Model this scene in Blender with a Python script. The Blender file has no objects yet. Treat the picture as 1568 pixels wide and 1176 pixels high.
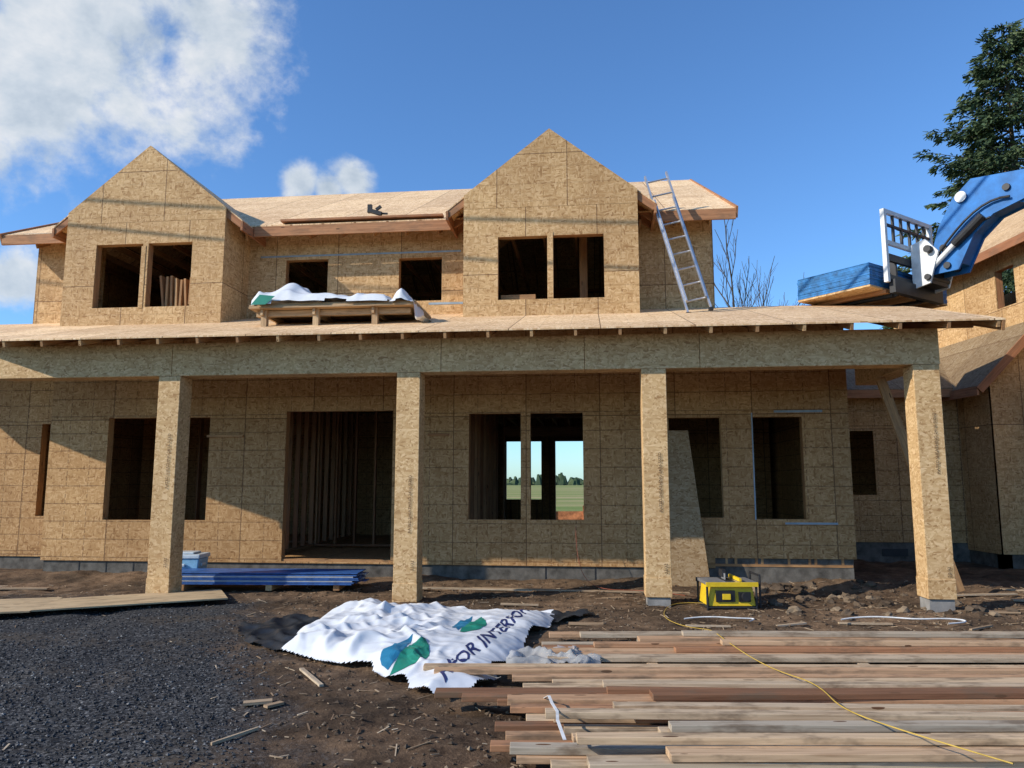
import bpy, bmesh, math, random
from mathutils import Vector, Matrix, noise
R = random.Random(11)
scene = bpy.context.scene
COL = scene.collection
rad = math.radians

# ------------------------------------------------------------------ helpers
def empty(name, loc=(0,0,0), rz=0.0):
    o = bpy.data.objects.new(name, None)
    o.location = loc; o.rotation_euler = (0,0,rz); o.empty_display_size = .3
    COL.objects.link(o); return o

class MB:
    def __init__(s): s.v=[]; s.f=[]; s.m=[]; s.t=[]; s.b=[]
    def add(s, verts, faces, mat=0, tint=None, bco=None):
        n=len(s.v); t=R.random() if tint is None else tint
        s.v += [tuple(p) for p in verts]
        s.t += [t]*len(verts)
        s.b += [tuple(p) for p in (bco if bco is not None else verts)]
        for fc in faces:
            s.f.append(tuple(n+i for i in fc)); s.m.append(mat)
    def box(s, c, size, M=None, mat=0, tint=None, wood=True):
        hx,hy,hz=[a/2 for a in size]; c=Vector(c)
        L=[Vector((x,y,z)) for x in(-hx,hx) for y in(-hy,hy) for z in(-hz,hz)]
        fs=[(0,1,3,2),(4,6,7,5),(0,4,5,1),(2,3,7,6),(0,2,6,4),(1,5,7,3)]
        V=[(M@p if M is not None else p)+c for p in L]
        off=Vector((R.uniform(-50,50),R.uniform(-50,50),R.uniform(-50,50)))
        k=sorted(range(3),key=lambda i:-size[i])
        B=[Vector((p[k[0]],p[k[1]],p[k[2]]))+off for p in L] if wood else V
        s.add(V,fs,mat,tint,B)
    def bx(s,x0,x1,y0,y1,z0,z1,mat=0,tint=None,wood=True):
        s.box(((x0+x1)/2,(y0+y1)/2,(z0+z1)/2),(abs(x1-x0),abs(y1-y0),abs(z1-z0)),None,mat,tint,wood)
    def beam(s,p0,p1,w,h,mat=0,tint=None,up=(0,0,1)):
        p0=Vector(p0);p1=Vector(p1);d=(p1-p0);L=d.length;d.normalize()
        side=Vector(up).cross(d)
        if side.length<1e-4: side=Vector((1,0,0))
        side.normalize(); u=d.cross(side)
        M=Matrix((d,side,u)).transposed()
        s.box((p0+p1)/2,(L,w,h),M,mat,tint)
    def cyl(s,p0,p1,r0,r1=None,n=10,mat=0,tint=None,caps=True):
        if r1 is None:r1=r0
        p0=Vector(p0);p1=Vector(p1);d=(p1-p0).normalized()
        a=d.orthogonal().normalized();b=d.cross(a)
        V=[];F=[]
        for k in range(n):
            w=2*math.pi*k/n; e=a*math.cos(w)+b*math.sin(w)
            V.append(p0+e*r0);V.append(p1+e*r1)
        for k in range(n):
            j=(k+1)%n; F.append((2*k,2*j,2*j+1,2*k+1))
        if caps:
            F.append(tuple(2*k for k in range(n))[::-1]);F.append(tuple(2*k+1 for k in range(n)))
        s.add(V,F,mat,tint)
    def prism(s,pts,ext,mat=0,tint=None,bco=None):
        ext=Vector(ext);n=len(pts);P=[Vector(p) for p in pts]
        V=P+[p+ext for p in P]
        F=[tuple(range(n)),tuple(range(n,2*n))[::-1]]
        for k in range(n):
            j=(k+1)%n;F.append((k,k+n,j+n,j))
        B=[bco(p) for p in V] if bco else V
        s.add(V,F,mat,tint,B)
    def wall(s,axis,u0,u1,z0,z1,w,th,ops=(),mat=0,tint=.5):
        us=sorted({u0,u1}|{a for o in ops for a in(o[0],o[1]) if u0<a<u1})
        zs=sorted({z0,z1}|{a for o in ops for a in(o[2],o[3]) if z0<a<z1})
        def solid(i,j):
            if i<0 or j<0 or i>=len(us)-1 or j>=len(zs)-1:return False
            cu=(us[i]+us[i+1])/2;cz=(zs[j]+zs[j+1])/2
            return not any(o[0]<cu<o[1] and o[2]<cz<o[3] for o in ops)
        def P(u,z,d): return (u,w+d,z) if axis=='s' else (w+d,u,z)
        def quad(q):
            s.add([P(*p) for p in q],[(0,1,2,3)],mat,tint,[(p[0]+ (0 if axis=='s' else 37.3),p[1],p[2]) for p in q])
        for i in range(len(us)-1):
            for j in range(len(zs)-1):
                if not solid(i,j):continue
                a,b,c,d=us[i],us[i+1],zs[j],zs[j+1]
                quad([(a,c,0),(b,c,0),(b,d,0),(a,d,0)]);quad([(a,c,th),(a,d,th),(b,d,th),(b,c,th)])
                if not solid(i-1,j):quad([(a,c,0),(a,d,0),(a,d,th),(a,c,th)])
                if not solid(i+1,j):quad([(b,c,0),(b,c,th),(b,d,th),(b,d,0)])
                if not solid(i,j-1):quad([(a,c,0),(a,c,th),(b,c,th),(b,c,0)])
                if not solid(i,j+1):quad([(a,d,0),(b,d,0),(b,d,th),(a,d,th)])
    def framing(s,axis,u0,u1,z0,z1,w,ops=(),mat=0,sp=.406,d=.14):
        def B(a,b,c,e,w0,w1):
            if axis=='s': s.bx(a,b,w0,w1,c,e,mat)
            else: s.bx(w0,w1,a,b,c,e,mat)
        w1=w+d
        B(u0,u1,z0,z0+.038,w,w1);B(u0,u1,z1-.076,z1,w,w1)
        u=u0+.03
        while u<u1:
            blk=[o for o in ops if o[0]-.06<u<o[1]+.06]
            if not blk: B(u-.019,u+.019,z0+.04,z1-.08,w+.001,w1-.001)
            else:
                for o in blk[:1]:
                    if o[2]-z0>.2 and o[0]+.03<u<o[1]-.03: B(u-.019,u+.019,z0+.04,o[2]-.05,w+.001,w1-.001)
                    if z1-o[3]>.35 and o[0]+.03<u<o[1]-.03: B(u-.019,u+.019,o[3]+.26,z1-.08,w+.001,w1-.001)
            u+=sp
        for o in ops:
            B(o[0]-.04,o[0]-.002,z0+.04,z1-.08,w+.002,w1-.002)
            B(o[1]+.002,o[1]+.04,z0+.04,z1-.08,w+.002,w1-.002)
            B(o[0],o[1],o[3]+.002,o[3]+.24,w+.003,w1-.003)
            if o[2]>z0+.1: B(o[0],o[1],o[2]-.042,o[2]-.003,w+.002,w1-.002)
    def build(s,name,mats,parent=None,smooth=False,bevel=0,loc=None):
        me=bpy.data.meshes.new(name);me.from_pydata(s.v,[],s.f)
        for m in mats:me.materials.append(m)
        me.polygons.foreach_set('material_index',s.m)
        a=me.attributes.new('bco','FLOAT_VECTOR','POINT');a.data.foreach_set('vector',[x for p in s.b for x in p])
        a=me.attributes.new('tint','FLOAT','POINT');a.data.foreach_set('value',s.t)
        bm=bmesh.new();bm.from_mesh(me);bmesh.ops.recalc_face_normals(bm,faces=bm.faces);bm.to_mesh(me);bm.free()
        if smooth: me.polygons.foreach_set('use_smooth',[True]*len(me.polygons))
        o=bpy.data.objects.new(name,me);COL.objects.link(o)
        if parent:o.parent=parent
        if loc:o.location=loc
        if bevel:
            m=o.modifiers.new('bev','BEVEL');m.width=bevel;m.segments=2;m.limit_method='ANGLE'
        return o

# ------------------------------------------------------------------ materials
class N:
    def __init__(s,name):
        s.mat=bpy.data.materials.new(name);s.mat.use_nodes=True;s.nt=s.mat.node_tree;s.nt.nodes.clear()
        s.out=s.nt.nodes.new('ShaderNodeOutputMaterial');s.p=s.nt.nodes.new('ShaderNodeBsdfPrincipled')
        s.nt.links.new(s.p.outputs[0],s.out.inputs[0])
    def new(s,t,**k):
        n=s.nt.nodes.new(t)
        for a,b in k.items():setattr(n,a,b)
        return n
    def L(s,a,b):
        s.nt.links.new(a,b)
    def setin(s,i,v):
        if isinstance(v,bpy.types.NodeSocket):s.L(v,i)
        else:i.default_value=v
    def math(s,op,a,b=0,c=None,clamp=False):
        n=s.new('ShaderNodeMath',operation=op);n.use_clamp=clamp
        s.setin(n.inputs[0],a);s.setin(n.inputs[1],b)
        if c is not None:s.setin(n.inputs[2],c)
        return n.outputs[0]
    def attr(s,nm):
        return s.new('ShaderNodeAttribute',attribute_name=nm)
    def mapping(s,v,sc,loc=(0,0,0)):
        n=s.new('ShaderNodeMapping');s.L(v,n.inputs[0]);n.inputs['Scale'].default_value=sc;n.inputs['Location'].default_value=loc;return n.outputs[0]
    def noise(s,v,sc,det=4,rough=.55,dist=0):
        n=s.new('ShaderNodeTexNoise');s.L(v,n.inputs['Vector']);n.inputs['Scale'].default_value=sc;n.inputs['Detail'].default_value=det
        n.inputs['Roughness'].default_value=rough;n.inputs['Distortion'].default_value=dist;return n.outputs['Fac']
    def vor(s,v,sc,out='Color',feat='F1'):
        n=s.new('ShaderNodeTexVoronoi',feature=feat);s.L(v,n.inputs['Vector']);n.inputs['Scale'].default_value=sc;return n.outputs[out]
    def ramp(s,f,stops,interp='LINEAR'):
        n=s.new('ShaderNodeValToRGB');s.L(f,n.inputs[0]);cr=n.color_ramp;cr.interpolation=interp
        while len(cr.elements)<len(stops):cr.elements.new(.5)
        for e,(p,c) in zip(cr.elements,stops):
            e.position=p;e.color=(*c,1) if len(c)==3 else c
        return n.outputs[0]
    def mix(s,f,a,b,blend='MIX'):
        n=s.new('ShaderNodeMix',data_type='RGBA',blend_type=blend)
        s.setin(n.inputs[0],f)
        for i,v in ((6,a),(7,b)):
            if isinstance(v,bpy.types.NodeSocket):s.L(v,n.inputs[i])
            else:n.inputs[i].default_value=(*v,1)
        return n.outputs[2]
    def bump(s,h,st=.3,d=.01):
        n=s.new('ShaderNodeBump');n.inputs['Strength'].default_value=st;n.inputs['Distance'].default_value=d
        s.L(h,n.inputs['Height']);s.L(n.outputs[0],s.p.inputs['Normal'])
    def base(s,c,rough=.8,metal=0,spec=.3):
        s.setin(s.p.inputs['Base Color'],c if isinstance(c,bpy.types.NodeSocket) else (*c,1))
        s.p.inputs['Roughness'].default_value=rough;s.p.inputs['Metallic'].default_value=metal
        s.p.inputs['Specular IOR Level'].default_value=spec

def mat_osb(name,tone=(1,1,1),lines=.5,seam=True,bright=1.0):
    m=N(name);b=m.attr('bco').outputs['Vector']
    w=m.new('ShaderNodeTexNoise');m.L(b,w.inputs['Vector']);w.inputs['Scale'].default_value=10;w.inputs['Detail'].default_value=1
    mx=m.new('ShaderNodeVectorMath',operation='MULTIPLY_ADD');m.L(w.outputs['Color'],mx.inputs[0]);mx.inputs[1].default_value=(.05,.05,.05);m.L(b,mx.inputs[2])
    bb=mx.outputs[0]
    v1=m.vor(m.mapping(bb,(12,44,40)),1);v2=m.vor(m.mapping(bb,(44,14,40),(5,3,1)),1)
    mixv=m.mix(m.math('GREATER_THAN',w.outputs['Fac'],.5),v1,v2)
    sp=m.new('ShaderNodeSeparateColor');m.L(mixv,sp.inputs[0])
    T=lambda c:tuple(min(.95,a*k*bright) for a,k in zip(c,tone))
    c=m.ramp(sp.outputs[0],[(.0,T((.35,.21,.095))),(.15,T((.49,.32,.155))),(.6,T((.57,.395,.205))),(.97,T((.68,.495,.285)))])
    big=m.noise(b,1.3,4,.65)
    c=m.mix(1,c,m.ramp(big,[(.3,(.84,.79,.75)),(.7,(1.07,1.06,1.04))]),'MULTIPLY')
    if seam:
        s=m.new('ShaderNodeSeparateXYZ');m.L(b,s.inputs[0])
        x,y=s.outputs[0],s.outputs[1]
        cx=m.math('FLOOR',m.math('DIVIDE',x,1.22));cy=m.math('FLOOR',m.math('DIVIDE',m.math('SUBTRACT',y,.24),2.44))
        cb=m.new('ShaderNodeCombineXYZ');m.L(cx,cb.inputs[0]);m.L(cy,cb.inputs[1])
        wn=m.new('ShaderNodeTexWhiteNoise');m.L(cb.outputs[0],wn.inputs[0])
        c=m.mix(1,c,m.ramp(wn.outputs['Value'],[(0,(.84,.80,.77)),(1,(1.08,1.06,1.03))]),'MULTIPLY')
        wob=m.math('MULTIPLY',m.math('SUBTRACT',big,.5),.03)
        xw=m.math('ADD',x,wob);yw=m.math('ADD',y,wob)
        def line(v,per,wd):return m.math('LESS_THAN',m.math('PINGPONG',v,per/2),wd)
        broken=m.math('MULTIPLY_ADD',w.outputs['Fac'],2.2,-.35,clamp=True)
        se=m.math('MAXIMUM',line(x,1.22,.007),line(m.math('SUBTRACT',y,.24),2.44,.007))
        hl=m.math('MULTIPLY',line(yw,.305,.009),broken)
        dots=m.math('GREATER_THAN',m.math('PINGPONG',y,.05),.015)
        vl=m.math('MULTIPLY',m.math('MULTIPLY',line(xw,.406,.008),dots),broken)
        ln=m.math('MAXIMUM',m.math('MULTIPLY',se,.8),m.math('MULTIPLY',m.math('MAXIMUM',hl,vl),lines))
        c=m.mix(ln,c,(.10,.05,.025))
    m.base(c,.75,0,.2)
    return m.mat

def mat_wood(name,cols,rough=.75,dirtk=.45):
    m=N(name);b=m.attr('bco').outputs['Vector'];t=m.attr('tint').outputs['Fac']
    g=m.noise(m.mapping(b,(1.2,26,26)),1.6,4,.6,.6)
    base=m.ramp(t,cols)
    c=m.mix(1,base,m.ramp(g,[(.3,(.66,.6,.55)),(.5,(.95,.94,.92)),(.72,(1.15,1.13,1.1))]),'MULTIPLY')
    kn=m.vor(m.mapping(b,(2.2,9,9)),1,'Distance')
    c=m.mix(m.math('LESS_THAN',kn,.1),c,(.12,.06,.03))
    dirt=m.noise(m.mapping(b,(2,5,5)),1.2,4,.7)
    c=m.mix(m.math('MULTIPLY',m.math('MULTIPLY_ADD',dirt,6,-2.9,clamp=True),dirtk),c,(.14,.095,.06))
    m.base(c,rough,0,.2);return m.mat

def mat_plain(name,c,rough=.6,metal=0,var=.15,sc=8,spec=.4,bumpd=0):
    m=N(name);tc=m.new('ShaderNodeTexCoord').outputs['Object']
    n=m.noise(tc,sc,4,.65)
    lo=tuple(a*(1-var*1.6) for a in c);hi=tuple(min(1,a*(1+var)) for a in c)
    m.base(m.ramp(n,[(.3,lo),(.7,hi)]),rough,metal,spec)
    if bumpd:m.bump(n,.5,bumpd)
    return m.mat

OSBW=mat_osb('osb_wall',(1,.90,.80),.66,True,.85)  # lower OSB made darker and redder, porch shade put into the colour
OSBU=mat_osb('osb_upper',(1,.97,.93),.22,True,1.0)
OSBC=mat_osb('osb_trim',(1,.98,.95),0,False,1.03)
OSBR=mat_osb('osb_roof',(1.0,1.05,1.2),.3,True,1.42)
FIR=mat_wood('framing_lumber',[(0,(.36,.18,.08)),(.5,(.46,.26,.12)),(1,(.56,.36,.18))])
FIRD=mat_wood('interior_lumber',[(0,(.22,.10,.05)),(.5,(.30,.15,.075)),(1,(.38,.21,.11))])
FASC=mat_wood('fascia_lumber',[(0,(.34,.15,.075)),(1,(.44,.22,.11))])
PILE=mat_wood('pile_lumber',[(0,(.20,.10,.055)),(.25,(.38,.19,.10)),(.5,(.50,.31,.18)),(.8,(.56,.41,.26)),(1,(.38,.33,.26))],.75,.75)
CONC=mat_plain('concrete',(.125,.115,.10),.9,0,.35,5,.15,.01)
BLUE=mat_plain('blue_paint',(.015,.15,.43),.55,0,.2,4,.3)
BLUEP=mat_plain('blue_wrap_edge',(.02,.16,.40),.6,0,.3,9)
WHT=mat_plain('white_paint',(.7,.7,.68),.5,0,.12,7)
BLK=mat_plain('black_parts',(.02,.02,.022),.5,0,.2,10)
YEL=mat_plain('yellow_paint',(.75,.5,.02),.45,0,.1,10)
ALU=mat_plain('aluminium',(.55,.55,.56),.35,.7,.1,20)
INK=mat_plain('black_ink',(.07,.05,.035),.8,0,.3,60)
INKB=mat_plain('blue_ink',(.03,.04,.13),.4,0,.1,10)
PLAS=mat_plain('white_plastic',(.68,.69,.70),.42,0,.06,6,.4)
GRNI=mat_plain('green_ink',(.02,.22,.15),.4,0,.1,5)
TEAL=mat_plain('teal_ink',(.02,.16,.28),.4,0,.1,5)

# ------------------------------------------------------------------ house
H=empty('unfinished_house',(0,10.277,0),rad(-6.1))
TW=2.2
lowops=[(-7.40,-5.52,.94,2.71),(-4.14,-2.26,.27,2.80),(-.96,-.09,.98,2.73),(.07,.94,.98,2.73),(2.33,3.16,1.03,2.63),(3.66,4.43,1.01,2.63)]
w=MB()
w.wall('s',-8.5,3.0,.24,4.33,TW,.02,lowops)
w.wall('s',3.0,5.15,.40,4.33,TW,.02,lowops)
w.wall('t',TW+.02,13.4,.40,3.88,5.13,.02,[])
w.wall('t',TW+.02,3.2,.24,4.33,-8.5,.02,[])
w.wall('s',-10.6,-8.5,.2,4.4,3.2,.02,[(-9.45,-8.7,.95,2.7)])
w.wall('t',3.22,13.4,.2,4.4,-10.6,.02,[])
w.wall('s',5.15,9.3,.38,3.5,6.0,.02,[(6.05,6.86,1.33,2.64)])
w.wall('s',-10.6,5.15,.24,4.3,13.4,.02,[(-1.6,-.5,1.05,2.85),(-.06,.8,.3,2.85)])
w.wall('s',5.15,9.3,.2,3.5,9.5,.02,[])
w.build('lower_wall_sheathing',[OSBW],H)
fo=MB()
fo.bx(-8.46,3.0,TW+.03,TW+.25,-.4,.237,wood=False);fo.bx(3.0,5.11,TW+.03,TW+.25,-.4,.397,wood=False)
fo.bx(4.9,5.11,TW+.25,6.0,-.4,.397,wood=False);fo.bx(5.12,9.2,6.03,6.2,-.4,.377,wood=False)
fo.bx(-10.6,-8.5,3.23,3.4,-.4,.197,wood=False)
fo.build('foundation',[CONC],H)
fv=MB()
for s in(-7.8,-7.3,-6.8): fv.bx(s,s+.02,TW+.024,TW+.03,-.3,.23)
for s in(.3,1.1): fv.bx(s,s+.02,TW+.024,TW+.03,-.3,.23)
fv.bx(6.9,7.4,6.015,6.029,.1,.25)
fv.build('foundation_joints',[BLK],H)

fr=MB()
fr.framing('s',-8.48,5.1,.27,3.3,TW+.021,lowops)
fr.framing('s',-10.5,-8.6,.22,3.3,3.221,[(-9.45,-8.7,.95,2.7)])
fr.bx(-.088,.068,TW+.01,TW+.15,.98,2.73)
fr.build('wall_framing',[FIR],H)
fr=MB()
fr.framing('s',-8.4,-4.8,.3,3.3,5.6,[(-6.9,-6.0,.34,2.5)])
fr.framing('s',-4.6,-1.3,.3,3.3,4.9,[(-2.9,-2.1,.34,2.5)],sp=.406,d=.09)
fr.framing('t',2.4,8,.3,3.3,-1.25,[],sp=.406,d=.09)
fr.framing('t',2.4,9,.3,3.3,-4.7,[],d=.09)
fr.framing('t',2.4,9,.3,3.3,1.5,[(5,6,.34,2.5)],d=.09)
fr.framing('s',-1.2,1.5,.3,3.3,9.0,[(-1.16,.9,.34,2.75)],d=.09)
fr.framing('s',-8.4,5,.3,3.3,13.25,[(-1.6,-.5,1.05,2.85),(-.06,.8,.3,2.85)])
for s in [x*.406 for x in range(-20,13)]: fr.bx(s,s+.04,2.4,13.2,3.31,3.58)
fr.beam((-2.5,3.6,.3),(-2.35,4.8,2.6),.038,.09)
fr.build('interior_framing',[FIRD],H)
fl=MB();fl.bx(-8.4,5.0,2.26,13.3,.2,.262,wood=False);fl.bx(-10.5,5.0,3.3,13.2,3.6,3.62,wood=False);fl.bx(-8.4,5.0,2.4,3.298,3.6,3.62,wood=False)
fl.wall('t',7,13,.3,3.3,2.9,.02,[]);fl.wall('t',6.2,13.2,.3,3.3,-5.2,.02,[]);fl.wall('s',1.6,5,.3,3.3,7.0,.02,[])
fl.wall('s',-10.4,-1.9,.3,3.3,8.0,.02,[])
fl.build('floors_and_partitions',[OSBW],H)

# --- upper storey
up=MB()
LD=(-8.48,-5.43,6.52,7.76);RD=(-1.08,1.91,6.55,7.71)
lw=[(-7.88,-6.97,4.71,5.89),(-6.87,-6.03,4.71,5.89)]
rw=[(-.48,.37,4.67,5.78),(.47,1.33,4.67,5.78)]
for (a,b,ze,zp),ops in((LD,lw),(RD,rw)):
    up.wall('s',a,b,4.2,6.3,TW,.02,ops)
    mid=(a+b)/2
    up.prism([(a,TW-.004,6.3),(b,TW-.004,6.3),(b,TW-.004,ze),(mid,TW-.004,zp),(a,TW-.004,ze)],(0,.022,0),bco=lambda p:(p.x+.5,p.z+.3,p.y),tint=.5)
    up.wall('t',TW+.02,3.2,4.2,ze-.02,a,.02,[]);up.wall('t',TW+.02,3.2,4.2,ze-.02,b-.02,.02,[])
    up.bx(mid-.04 if a<-5 else .372,mid+.04 if a<-5 else .468,TW-.01,TW+.02,4.69,5.84,wood=False)
ro=[(-4.69,-3.86,4.94,5.80),(-2.48,-1.66,4.94,5.77)]
up.wall('s',-9.83,3.3,4.2,6.36,3.2,.02,ro+[(-8.4,-5.5,4.2,6.36),(-1.0,1.83,4.2,6.36)])
for s in(-9.83,3.28):
    up.wall('t',3.2,13.4,3.4,6.36,s,.02,[])
    up.prism([(s,3.2,6.36),(s,13.4,6.36),(s,8.3,9.05)],(.02,0,0),bco=lambda p:(p.y,p.z,p.x),tint=.5)
up.wall('s',-9.83,3.3,4.32,6.36,13.42,.02,[(-7,-6,4.7,5.8),(0,1,4.7,5.8)])
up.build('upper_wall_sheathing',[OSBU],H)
uf=MB()
for (a,b,ze,zp),ops in((LD,lw),(RD,rw)):
    uf.framing('s',a+.03,b-.03,4.3,6.5,TW+.021,ops)
uf.framing('s',-5.3,-1.2,4.3,6.3,3.221,ro)
uf.framing('s',-9,3,4.3,6.2,7.5,[(-7.6,-6.6,4.3,6.0),(0,1,4.3,6.0)])
uf.framing('t',3.3,8,4.3,6.2,-6.3,[]);uf.framing('t',3.3,8,4.3,6.2,.9,[])
s=-9.6
while s<3.3:
    for sg in(1,-1):
        uf.beam((s,8.3,8.95),(s,8.3-sg*5.45,6.16),.038,.14)
    uf.bx(s+.04,s+.08,3.4,13.2,6.2,6.3);s+=.61
for i in range(8):
    uf.box((-6.7+i*.09,2.5,4.95+.1*R.random()),(.04,.14,.5+.2*R.random()),Matrix.Rotation(R.uniform(-.15,.15),3,'Y'))
uf.box((-.15,2.45,4.74),(.6,.12,.12))
uf.build('upper_framing',[FIR],H)
ub=MB();ub.bx(-9.7,3.2,3.3,13.3,4.18,4.2,wood=False)
ub.wall('s',-9.6,3.2,4.2,6.3,9.5,.02,[]);ub.build('upper_floor',[OSBW],H)

# --- main roof
rf=MB()
def slab(mb,pts,th,mat=0):
    mb.prism(pts,(0,0,-th),mat=mat,tint=.5,bco=lambda p:(p.x,p.y*1.12,p.z*.2))
e0,r0=(2.7,6.33),(8.3,9.16)
slab(rf,[(-10.18,e0[0],e0[1]),(3.62,e0[0],e0[1]),(3.62,r0[0],r0[1]),(-10.18,r0[0],r0[1])],.025)
slab(rf,[(-10.18,13.9,6.33),(3.62,13.9,6.33),(3.62,r0[0]+.002,r0[1]),(-10.18,r0[0]+.002,r0[1])],.025)
for (a,b,ze,zp) in(LD,RD):
    mid=(a+b)/2;m_=(zp-ze)/(mid-a);oh=.3
    slab(rf,[(a-oh,TW+.03,ze-oh*m_),(mid,TW+.03,zp+.004),(mid,5.7,zp+.004),(a-oh,5.7,ze-oh*m_)],.025)
    slab(rf,[(b+oh,TW+.03,ze-oh*m_),(mid+.003,TW+.03,zp+.004),(mid+.003,5.7,zp+.004),(b+oh,5.7,ze-oh*m_)],.025)
zr=lambda t:3.62+.29*(t+.45)
rt=[(-7.4,-.45),(6.23,-.45),(6.23,2.2),(5.6,3.2),(3.32,3.2),(-8.45,3.2),(-13,3.2),(-12.8,1.6),(-11.2,.925),(-10.55,.63),(-8.28,-.13)]  # out-of-view left end cut on a slant to shape the sunlit wall edge
slab(rf,[(x,y,zr(y)) for x,y in rt],.022)
slab(rf,[(3.32,3.202,4.66),(5.6,3.202,4.66),(5.6,13.4,3.9),(3.32,13.4,3.9)],.02)
rf.build('roof_sheathing',[OSBR],H)
OSBS=mat_osb('osb_low_roof_shaded',(.60,.66,.76),.3,True,.78)  # OSB greyed and darkened in its colour to stand for roof in shade
rg=MB();slab(rg,[(5.17,5.6,3.46),(9.6,5.6,3.46),(9.6,9.5,5.2),(5.17,9.5,5.2)],.022);rg.build('link_roof',[OSBS],H)

fa=MB()
def fasc(p0,p1,h=.19,w_=.038,dz=0): fa.beam(p0,p1,w_,h)
fasc((-10.18,2.68,6.215),(-8.82,2.68,6.215));fasc((-5.1,2.68,6.2),(-1.4,2.68,6.2));fasc((2.24,2.68,6.215),(3.62,2.68,6.215))
fa.beam((3.64,2.66,6.24),(3.64,8.3,9.07),.038,.2);fa.beam((-10.2,2.66,6.24),(-10.2,8.3,9.07),.038,.2)
for (a,b,ze,zp) in(LD,RD):
    m_=(zp-ze)/((b-a)/2);oh=.3;zz=ze-oh*m_-.11
    fasc((a-oh,TW+.02,zz),(a-oh,3.3,zz),.17);fasc((b+oh,TW+.02,zz),(b+oh,3.3,zz),.17)
    for t in(TW+.06,2.8,3.15):
        fa.beam((a-oh,t,ze-oh*m_-.09),(a+.02,t,ze-.09),.038,.12);fa.beam((b+oh,t,ze-oh*m_-.09),(b-.02,t,ze-.09),.038,.12)
fa.beam((-4.6,2.73,6.40),(-1.55,2.74,6.40),.14,.04)
fa.beam((5.17,5.58,3.36),(9.6,5.58,3.36),.038,.16)
s=-7.3
while s<6.2:
    fa.beam((s,-.43,zr(-.43)-.068),(s,2.19,zr(2.19)-.068),.038,.09,mat=1)
    s+=.585
fa.beam((6.21,-.43,zr(-.43)-.09),(6.21,2.3,zr(2.3)-.09),.038,.13,mat=1)
for t in(.3,.9,1.5,2.05): fa.beam((5.3,t,zr(t)-.14),(6.2,t,zr(t)-.14),.038,.09,mat=1)
s=-9.9
while s<3.5:
    if not(-8.9<s<-5.0 or -1.5<s<2.3): fa.beam((s,2.7,6.26),(s,3.2,6.5),.038,.12,mat=1)
    s+=.61
fa.build('fascia_and_rafters',[FASC,FIR],H)

# --- porch beam and posts
pb=MB()
cuts=[-7.72,-4.98,-1.0,1.0,2.55,5.62]  # left end stops out of view, set to let sun reach the wall
for a,b in zip(cuts[:-1],cuts[1:]): pb.bx(a+.003,b-.003,0,.33,3.12,3.6,wood=False)
pb.bx(5.28,5.6,.333,2.19,3.12,3.55,wood=False)
for i,(s,z0) in enumerate([(-5.0,.0),(-1.46,-.02),(1.93,.10),(5.44,.13)]):
    pb.bx(s-.165,s+.165,.0,.33,z0,3.117,wood=False)
    pb.bx(s-.172,s+.172,-.008,.338,z0+.001,z0+.25,wood=False)
po=pb.build('porch_beam_and_posts',[OSBC],H,bevel=.006)
pc=MB()
for s,z1 in((1.93,.1),(5.44,.13),(-1.46,-.02),(-5.0,0)): pc.bx(s-.15,s+.15,.02,.31,-.3,z1-.001,wood=False)
pc.build('post_footings',[mat_plain('pale_concrete',(.25,.24,.225),.9,0,.2,6,.2)],H)

def text_mesh(body,size,off=0):
    c=bpy.data.curves.new('txt','FONT');c.body=body;c.size=size;c.extrude=0;c.offset=off
    o=bpy.data.objects.new('txt',c);COL.objects.link(o);bpy.context.view_layer.update()
    me=bpy.data.meshes.new_from_object(o.evaluated_get(bpy.context.evaluated_depsgraph_get()))
    bpy.data.objects.remove(o);return me
def ink(body,size,mw,name,parent,mat=INK):
    me=text_mesh(body,size);me.transform(mw);me.materials.clear();me.materials.append(mat)
    o=bpy.data.objects.new(name,me);COL.objects.link(o);o.parent=parent;return o
for s,zz in((-5.0,1.5),(-1.46,.9),(1.93,1.2),(5.44,1.7)):
    M=Matrix.Translation((s+.07,-.012,zz))@Matrix.Rotation(rad(90),4,'X')@Matrix.Rotation(rad(90),4,'Z')
    ink('RATED SHEATHING 24/16 SIZED',.055,M,'panel_stamp',H)
    M=Matrix.Translation((s+.12,-.012,.4))@Matrix.Rotation(rad(90),4,'X')@Matrix.Rotation(rad(90),4,'Z')
    ink('23/32',.06,M,'panel_stamp',H)

tp=MB()
tp.bx(4.0,4.75,TW-.006,TW-.001,2.70,2.735);tp.bx(4.1,4.9,TW-.006,TW-.001,.93,.96);tp.bx(3.64,3.66,TW-.006,TW-.001,1.0,2.7)
tp.bx(-5.2,-1.3,3.194,3.199,5.86,5.89);tp.bx(-1.9,-1.2,3.194,3.199,4.86,4.9)
tp.build('flashing_strips',[mat_plain('flashing',(.28,.36,.42),.5)],H)
nb=MB()
nb.bx(-5.55,-4.9,TW-.04,TW-.002,2.36,2.40);nb.bx(-1.65,-1.3,TW-.04,TW-.002,2.36,2.4)
nb.build('wall_blocks',[FIR],H)

HM=Matrix.Translation((0,10.277,0))@Matrix.Rotation(rad(-6.1),4,'Z')
b=MB();b.beam((5.3,1.2,3.1),(6.25,1.35,.05),.038,.14);b.build('timber_brace',[FIR],None).matrix_world=HM
b=MB();b.add([(2.25,1.78,0),(2.86,1.78,0),(2.63,2.15,2.42),(2.05,2.15,2.42),(2.25,1.80,0),(2.86,1.80,0),(2.63,2.17,2.42),(2.05,2.17,2.42)],[(0,1,2,3),(7,6,5,4),(0,4,5,1),(1,5,6,2),(2,6,7,3),(3,7,4,0)],0,.5)
b.build('leaning_panel',[mat_osb('osb_panel_shaded',(.9,.92,.98),0,False,.62)],None).matrix_world=HM  # panel is plain OSB, porch shade put into its darker colour

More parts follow.
